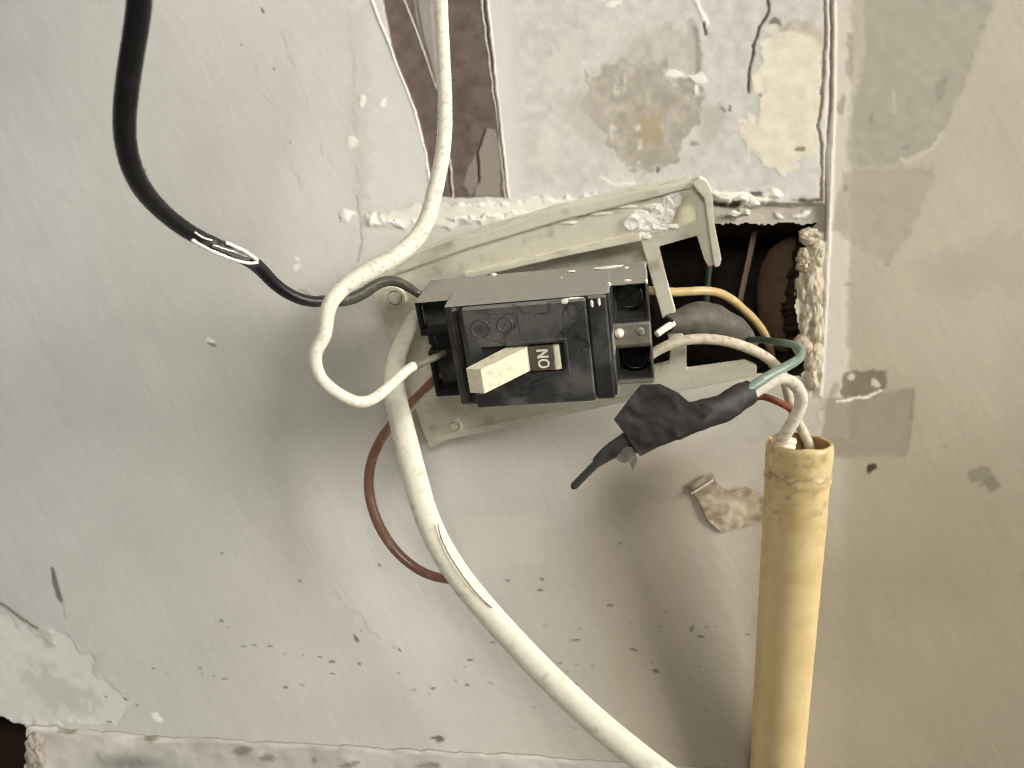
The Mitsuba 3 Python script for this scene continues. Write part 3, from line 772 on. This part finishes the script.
def blackcol(P, N):
    c = noisec(P, (12, 12, 12), 4, 900, 3, (44, 43, 41), 0.12, 300)
    lo_ = np.clip((0.055 + P[:, 1] * 0 - (-P[:, 1])) / 0.012, 0, 1)[:, None]
    c = c * (1 - lo_) + noisec(P, (74, 68, 60), 10, 900, 4, (44, 40, 36), 0.2, 500) * lo_
    w = np.linalg.norm(P - at(226, 249, .067), axis=1)
    f = meshkit.fbm(P * [700, 700, 700] + 5, 3, 9)
    k = (np.clip(1 - w / 0.012, 0, 1) * np.clip((f - 0.47) * 12, 0, 1))[:, None]
    return c * (1 - k) + np.array([150, 146, 136]) * k


add(k0 + '__sheath', tube(bc_pts, bc_r, 24, 220, bump=0.03, seed=4), 'satin', blackcol, True, label='black rubber sheath')
tail = ats([(318, 301, .046), (345, 300, .044), (362, 294, .043), (378, 284, .042), (394, 281, .041), (408, 287, .040), (417, 293, .040), (424, 296, .034)])
add(k0 + '__inner_wire', tube(tail, np.array([1.6, 1.75, 1.75, 1.6, 1.5, 1.4, 1.2, 1.1]) * MMM, 18, 90, bump=0.06, seed=6), 'satin',
    lambda P, N: noisec(P, (78, 75, 64), 10, 800, 7, (134, 122, 98), 0.14, 700), True, label='grey-green end of the wire entering the terminal')
for k, (pp, r) in enumerate([([(192, 240, .0775), (212, 251, .0735), (232, 259, .070), (248, 263, .0665), (258, 262, .0645)], .45), ([(226, 243, .0705), (240, 249, .0685), (252, 256, .0655), (258, 261, .0645)], .5), ([(195, 232, .0785), (204, 238, .0765), (212, 240, .0745)], .25)]):
    add(k0 + '__torn_edge', tube(ats(pp), r * MMM, 10, 40, bump=0.5, seed=30 + k), 'gloss', (232, 228, 220), True, label='white torn edge of the sheath')
add(k0 + '__bare_core', tube(ats([(212, 245, .0735), (226, 250, .071), (240, 255, .068), (250, 259, .066)]), np.array([.5, .8, .9, .4]) * MMM, 12, 40, bump=0.25, seed=36), 'metal', (150, 146, 138), True, label='dull bare core in the split')

# white wire looping in front
ww = 'white_wire'
tag(ww, 'single white wire dropping from above and looping left of the breaker', 'wire')
wp = ats([(441, -50, .045), (441, 0, .048), (443, 50, .051), (445, 100, .054), (443, 150, .057), (434, 195, .060), (424, 226, .062), (402, 252, .066), (370, 271, .070), (343, 288, .073), (328, 310, .075), (324, 335, .075), (316, 352, .075), (319, 375, .073), (336, 392, .070), (358, 402, .067), (376, 397, .063), (396, 380, .058), (414, 366, .053)])
wr = np.array([1.95, 1.95, 1.95, 2.0, 2.1, 2.2, 2.3, 2.35, 2.25, 2.05, 1.95, 1.85, 1.75, 1.65, 1.6, 1.55, 1.5, 1.45, 1.35]) * MMM
add(ww + '__insulation', tube(wp, wr, 22, 320, bump=0.05, seed=11), 'dusty', cable_col((222, 216, 197), 12, (122, 110, 90), 0.13, 12, 1500, 1000), True, label='white painted insulation')
add(ww + '__bare_end', tube(ats([(412, 368, .0535), (424, 362, .050), (436, 357, .047), (444, 354, .042)]), np.array([1.15, 1.1, 1.0, 1.0]) * MMM, 16, 40, bump=0.05, seed=13), 'dusty', cable_col((112, 104, 88), 14, (60, 54, 44), 0.2), True, label='grimy stripped end in the lower terminal')

# sheathed flat cable running down to the right
sc = 'sheathed_cable'
tag(sc, 'thick white flat cable from behind the breaker down to the bottom edge', 'cable')
sp_ = ats([(424, 303, .026), (413, 322, .030), (402, 344, .033), (395, 368, .036), (395, 392, .038), (401, 422, .038), (413, 470, .037), (428, 520, .037), (452, 566, .037), (488, 612, .038), (536, 664, .042), (590, 716, .047), (648, 764, .052), (712, 812, .058)])
sr = np.array([2.0, 2.3, 2.6, 2.9, 3.2, 3.5, 3.7, 3.7, 3.75, 3.75, 3.8, 3.9, 3.95, 4.0]) * MMM
add(sc + '__sheath', tube(sp_, sr, 26, 260, flat=0.66, bump=0.025, seed=15), 'dusty', cable_col((232, 227, 206), 16, (158, 146, 120), 0.10), True, label='white outer sheath')
add(sc + '__brown_core', tube(ats([(458, 582, .036), (446, 579, .034), (425, 573, .031), (398, 553, .029), (378, 523, .028), (369, 490, .028), (372, 460, .029), (386, 432, .030), (408, 407, .031), (428, 386, .032), (440, 374, .033)]),
                              1.15 * np.array([1.1, 1.2, 1.25, 1.3, 1.35, 1.35, 1.35, 1.35, 1.3, 1.2, 1.2]) * MMM, 18, 160, bump=0.03, seed=17), 'gloss',
    lambda P, N: noisec(P, (134, 98, 80), 10, 600, 18, (184, 160, 142), 0.14, 400), True, label='glossy brown inner wire bowed out to the left')
add(sc + '__highlight_line', tube(ats([(372, 470, .0265), (379, 448, .0285), (394, 428, .030), (412, 408, .0312), (432, 382, .0325)]), np.array([.3, .6, .75, .8, .8]) * MMM, 14, 80, bump=0.03, seed=19), 'satin', cable_col((206, 186, 164), 20, (150, 116, 92), 0.15), True, label='pale line put in as the highlight beside the brown wire')  # thin pale tube standing in for the highlight along the brown wire
# slit in the sheath: a dark line lying along it
add(sc + '__slit', tube(ats([(438, 524, .0400), (444, 545, .0400), (456, 566, .0402), (472, 588, .0403), (492, 608, .0406)]), 0.2 * MMM, 8, 60, bump=0.5, seed=21), 'dusty', (142, 128, 100), True, label='dark slit cut along the sheath')

# yellow wire into the hole
tag('yellow_wire', 'ochre yellow wire bending from the breaker into the wall hole', 'wire')
add('yellow_wire__insulation', tube(ats([(646, 290, .034), (656, 291, .034), (678, 292, .033), (708, 291, .030), (728, 297, .024), (743, 309, .016), (757, 323, .007), (768, 342, -.006), (772, 366, -.02)]), np.array([1.2, 1.3, 1.35, 1.35, 1.35, 1.35, 1.35, 1.35, 1.35]) * MMM, 16, 120, bump=0.04, seed=22), 'satin',
    lambda P, N: noisec(P, (190, 164, 112), 10, 500, 23, (216, 200, 150), 0.2, 300), True)
# cream wire arching to the pipe
tag('cream_wire', 'cream wire arching from the breaker over the hole into the pipe', 'wire')
add('cream_wire__insulation', tube(ats([(640, 362, .040), (655, 352, .041), (674, 343, .042), (698, 339, .042), (724, 341, .041), (748, 348, .039), (770, 360, .035), (783, 376, .032), (789, 398, .031), (796, 418, .031), (806, 438, .031), (810, 462, .028)]), np.array([1.5, 1.5, 1.55, 1.55, 1.55, 1.55, 1.5, 1.5, 1.5, 1.5, 1.5, 1.5]) * MMM, 18, 160, bump=0.05, seed=24), 'dusty', cable_col((204, 193, 168), 25, (132, 114, 86), 0.18, 12, 1500, 900), True)
# white loop from the pipe into the tape
tag('white_loop_wire', 'thick white wire curling out of the pipe into the black tape', 'wire')
add('white_loop_wire__insulation', tube(ats([(776, 470, .032), (779, 448, .036), (788, 430, .039), (797, 414, .041), (801, 398, .043), (795, 385, .045), (782, 379, .046), (766, 385, .047), (750, 396, .048), (734, 405, .050)]), np.array([1.75, 1.8, 1.85, 1.85, 1.9, 1.85, 1.8, 1.7, 1.6, 1.5]) * MMM, 20, 140, bump=0.05, seed=26), 'dusty', cable_col((214, 204, 184), 27, (140, 120, 94), 0.16, 12, 1500, 900), True)
# green wire
tag('green_wire', 'pale green wire bending from the black tape back into the hole', 'wire')
add('green_wire__insulation', tube(ats([(732, 400, .051), (750, 388, .050), (772, 374, .047), (791, 364, .043), (801, 355, .039), (796, 346, .034), (779, 342, .029), (760, 340, .023), (746, 340, .016), (736, 338, .009)]), np.array([1.35, 1.4, 1.45, 1.4, 1.3, 1.2, 1.1, 1.05, 1.05, 1.05]) * MMM, 16, 130, bump=0.04, seed=28), 'satin',
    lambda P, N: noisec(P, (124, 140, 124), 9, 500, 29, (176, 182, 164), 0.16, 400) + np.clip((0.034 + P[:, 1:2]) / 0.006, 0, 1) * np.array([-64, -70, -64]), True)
# red wire
tag('red_wire', 'short dark red wire between the tape and the pipe mouth', 'wire')
add('red_wire__insulation', tube(ats([(742, 402, .043), (764, 397, .039), (778, 402, .036), (791, 410, .031), (799, 422, .0285), (806, 440, .027), (809, 462, .0245)]), 1.05 * MMM, 16, 90, bump=0.04, seed=31), 'satin', lambda P, N: noisec(P, (122, 58, 40), 10, 500, 32, (110, 70, 52), 0.15, 400), True)

# ------------------------------------------------------------------ black tape splice in front of the pipe
ts = 'taped_splice'
tag(ts, 'black electrical tape splice with a loose square flap below the breaker', 'taped splice')


def tapecol(P, N):
    return noisec(P, (38, 34, 30), 6, 400, 33, (70, 65, 58), 0.14, 200)


add(ts + '__wrap', tube(ats([(628, 444, .055), (650, 432, .056), (672, 422, .057), (696, 416, .056), (718, 410, .054), (738, 400, .051), (752, 392, .049)]), np.array([3.4, 4.2, 4.6, 4.3, 4.0, 3.9, 3.2]) * MMM, 22, 90, flat=0.62, bump=0.34, seed=34), 'dusty', tapecol, 35, label='crumpled tape wrapping')


def sheetmesh(outline, d0, thick, bend, seed, size=0.7):
    """A piece of tape: an outline in 3-D (each corner with its depth), thickened and creased."""
    W_ = np.array([at(x, y, d) for x, y, d in outline])
    c = W_.mean(0)
    u_, s_, vt = np.linalg.svd(W_ - c)
    a, b_, n_ = vt
    if n_[1] > 0:
        n_ = -n_
    b_ = np.cross(n_, a)
    L = np.stack([(W_ - c) @ a, (W_ - c) @ b_], 1) * 1000
    if np.sum(L[:, 0] * np.roll(L[:, 1], -1) - L[:, 1] * np.roll(L[:, 0], -1)) < 0:
        L = L[::-1]
    m = m3.CrossSection([L]).extrude(thick).refine_to_length(size).to_mesh()
    P = np.array(m.vert_properties[:, :3], float)
    P[:, 2] += bend * 2 * (meshkit.fbm(np.c_[P[:, :2] / 4.5, P[:, 0] * 0] + seed * 3.1, 3, seed) - 0.5)
    return trimesh.Trimesh((P * 0.001) @ np.array([a, b_, n_]) + c, np.array(m.tri_verts), process=False)


add(ts + '__flap', sheetmesh([(613.5, 419, .058), (626, 403, .060), (641, 385, .061), (660, 384, .061), (677, 392, .061), (693, 405, .061), (704, 403, .060), (712, 409, .0595), (700, 424, .0605), (688, 432, .061), (673, 440, .061), (655, 449, .060), (640, 456, .059), (633, 446, .059), (624, 433, .058)], 0, 0.7, 0.8, 35), 'dusty', tapecol, 35, label='square flap of black tape')
add(ts + '__sleeve', tube(ats([(596, 463, .051), (606, 455, .052), (618, 447, .053), (634, 438, .055)]), np.array([1.5, 2.0, 2.5, 2.9]) * MMM, 18, 50, bump=0.12, seed=37), 'satin', lambda P, N: noisec(P, (74, 74, 70), 9, 500, 38, (40, 38, 36), 0.2, 400), 40, label='grey tapered tape sleeve')
add(ts + '__wire_tip', tube(ats([(574, 486, .047), (584, 476, .049), (595, 465, .051), (606, 456, .052)]), 1.12 * MMM, 18, 40, bump=0.03, seed=39), 'satin', lambda P, N: noisec(P, (72, 72, 68), 7, 500, 40, (96, 98, 92), 0.15, 400), True, label='grey wire sticking out of the tape')
add(ts + '__wire_core', trimesh.creation.icosphere(2, 0.00085).apply_translation(at(573.6, 486.4, .0472)), 'satin', (14, 14, 14), True)
add(ts + '__clear_film', sheetmesh([(616, 458, .0545), (626, 446, .0555), (633, 447, .057), (637, 460, .0575), (634, 471, .056), (629, 462, .0565), (622, 463, .055)], 0, 0.3, 1.0, 41, 0.5), 'gloss', lambda P, N: noisec(P, (132, 126, 116), 30, 900, 42), 35, label='shiny clear film under the tape')
# taped stub in the hole
tp = 'taped_stub'
tag(tp, 'black taped wire stub with a cut white core in front of the hole', 'taped stub')
add(tp + '__tape_sleeve', tube(ats([(668, 324, .036), (680, 321, .034), (700, 319, .029), (718, 324, .023), (736, 333, .016), (752, 344, .008)]), np.array([2.6, 3.6, 5.0, 5.2, 4.2, 2.2]) * MMM, 22, 80, bump=0.22, seed=43), 'dusty', lambda P, N: noisec(P, (84, 78, 69), 9, 400, 44, (116, 110, 98), 0.2, 260), 35, label='wrinkled tape sleeve')
mouth = tube(ats([(666, 325, .0375), (669.5, 324, .036)]), 2.35 * MMM, 22, 6, bump=0.02, straight=True, seed=45)
add(tp + '__mouth', mouth, 'satin', (12, 11, 10), 40, label='dark open end of the sleeve')
add(tp + '__white_core', tube(ats([(656.5, 334.5, .0415), (664, 329, .0400), (673, 323.5, .0375)]), np.array([1.0, 1.05, 1.05]) * MMM, 16, 24, bump=0.03, seed=46), 'satin', (234, 226, 204), True, label='cut white wire end')
# old strip hanging in the hole
tag('cavity_strip', 'thin dull strip hanging inside the dark wall hole', 'strip')
add('cavity_strip__band', tube(ats([(757, 222, -.016), (753, 240, -.018), (748, 264, -.02), (742, 292, -.022), (739, 310, -.022)]), 1.0 * MMM, 10, 40, flat=0.3, bump=0.05, seed=47), 'dusty', (150, 132, 112), True)
tag('dark_wire', 'dark green wire far back in the hole behind the yellow one', 'wire')
add('dark_wire__insulation', tube(ats([(722, 205, -.034), (716, 228, -.024), (711, 250, -.012), (708, 275, -.006), (706, 300, .000), (706, 318, .012)]), 1.2 * MMM, 12, 50, bump=0.03, seed=48), 'satin', (44, 52, 48), True)

# ------------------------------------------------------------------ conduit pipe
pa, pb = at(800, 441, .035), at(776.5, 768, .0105)
ax = (pb - pa) / np.linalg.norm(pb - pa)
pe = pa + ax * 0.20
RO, RI = 0.0096, 0.0082
s1 = np.cross(ax, [0, 1, 0]); s1 /= np.linalg.norm(s1)
s2 = np.cross(s1, ax)
LEN = np.linalg.norm(pe - pa)
prof_l = [0, .0004, .001, .004, .0085, .0105, .0118, .0128, .014, .03, .05, .09, .13, LEN]
nth = 72


def ring(l, r, sd_):
    th = np.arange(nth) * 2 * np.pi / nth
    b_ = (meshkit.fbm(np.c_[np.cos(th) * 2.2, np.sin(th) * 2.2, np.full(nth, l * 160)] + 20, 3, sd_) - 0.5)
    rr = r * (1 + b_ * 0.022)
    return pa + np.outer(np.full(nth, l) + (b_ * 0.0007 if l < .0045 else 0), ax) + rr[:, None] * (np.cos(th)[:, None] * s1 + np.sin(th)[:, None] * s2)


ls = np.r_[np.linspace(0.0003, .016, 34), np.linspace(.017, .06, 44), np.linspace(.064, LEN, 30)]
ro = RO * np.ones_like(ls)
ro -= np.interp(ls, [0, .012, .11, .2], [0, .0001, .0012, .0015])
ro += np.interp(ls, [0, .0007, .0015, .0075, .009, .0105, .0118, .013, .02], [-.0004, 0, .0002, .0002, -.0001, .0003, .0003, -.0001, 0])
rings = [ring(l, r, 61) for l, r in zip(ls[::-1], ro[::-1])]
rings += [ring(0.0, RO - .0006, 61), ring(0.0001, RI + .0003, 61)]
rings += [ring(l, RI, 61) for l in np.linspace(.0005, .05, 12)]
PV = np.vstack(rings)
nr = len(rings)
i, j = np.meshgrid(np.arange(nr - 1), np.arange(nth), indexing='ij')
pq = np.stack([i * nth + j, (i + 1) * nth + j, (i + 1) * nth + (j + 1) % nth, i * nth + (j + 1) % nth], -1).reshape(-1, 4)


def pipecol(P, N):
    l = (P - pa) @ ax
    rad = np.linalg.norm((P - pa) - np.outer(l, ax), axis=1)
    c = noisec(P, (209, 185, 135), 6, 220, 62, (192, 162, 106), 0.24, 120)
    f = meshkit.fbm(P * 420 + 31, 4, 63)
    g = np.clip(1 - l / .034, 0, 1) ** 0.7
    k = (np.clip((f - 0.62 + 0.13 * g) * 5, 0, 1) * np.clip(g * 2, 0, 1) * 0.7)[:, None]
    c = c * (1 - k) + np.array([164, 140, 98]) * k
    k = (np.clip(1 - np.abs(l - .0098 + (f - .5) * .006) / .0009, 0, 1) * 0.7)[:, None]
    c = c * (1 - k) + np.array([128, 108, 76]) * k
    k = (np.clip((meshkit.fbm(P * 300 + 77, 4, 64) - 0.56 - l * 5) * 6, 0, 1) * (l < .03) * 0.5)[:, None]
    c = c * (1 - k) + np.array([226, 216, 188]) * k
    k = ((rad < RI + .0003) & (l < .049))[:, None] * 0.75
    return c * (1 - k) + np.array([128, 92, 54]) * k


cp = 'conduit_pipe'
tag(cp, 'yellowed cream plastic conduit pipe with wires entering its open top', 'pipe')
add(cp + '__tube', trimesh.Trimesh(PV, np.vstack([pq[:, :3], pq[:, [0, 2, 3]]]), process=False), 'satin', pipecol, True, label='yellowed pipe wall')
for k, (x, y, rx, rz, d) in enumerate([(772, 452, 4, 5, .036), (769, 462, 3, 5, .035)]):
    add(cp + '__plaster_crust', lump(at(x, y, d), (rx * .26 * MMM, .0004, rz * .26 * MMM), 140 + k, 3, 0.6), 'dusty', lambda P, N: noisec(P, (190, 170, 128), 16, 900, 65, (146, 124, 88), 0.2, 700), 50)
tag('pipe_plug', 'white lump of paper stuffed in the mouth of the pipe', 'plug')
add('pipe_plug__wad', lump(at(785, 445, .036), (.0032, .0024, .0026), 150, 3, 0.4), 'dusty', (228, 218, 196), 40)

# ------------------------------------------------------------------ scrap of clear tape on the wall
tag('tape_scrap', 'crinkled scrap of clear sticky tape on the wall left of the pipe', 'tape scrap')
add('tape_scrap__film', sheetmesh([(688, 486, .0012), (712, 472, .0014), (717, 484, .0014), (732, 493, .0014), (744, 486, .0014), (758, 492, .0016), (769, 505, .0018), (768, 520, .0016), (742, 527, .0012), (722, 533, .0012), (707, 520, .0012), (698, 500, .0012)], 0, 0.25, 0.7, 49, 0.6), 'gloss',
    lambda P, N: noisec(P, (178, 164, 142), 26, 420, 50, (96, 82, 62), 0.30, 330), 45)
add('tape_scrap__fold', tube(ats([(691, 494, .0022), (702, 487, .0024), (713, 480, .0022)]), .4 * MMM, 10, 20, bump=0.2, seed=51), 'gloss', (218, 208, 192), True, label='shiny folded edge')
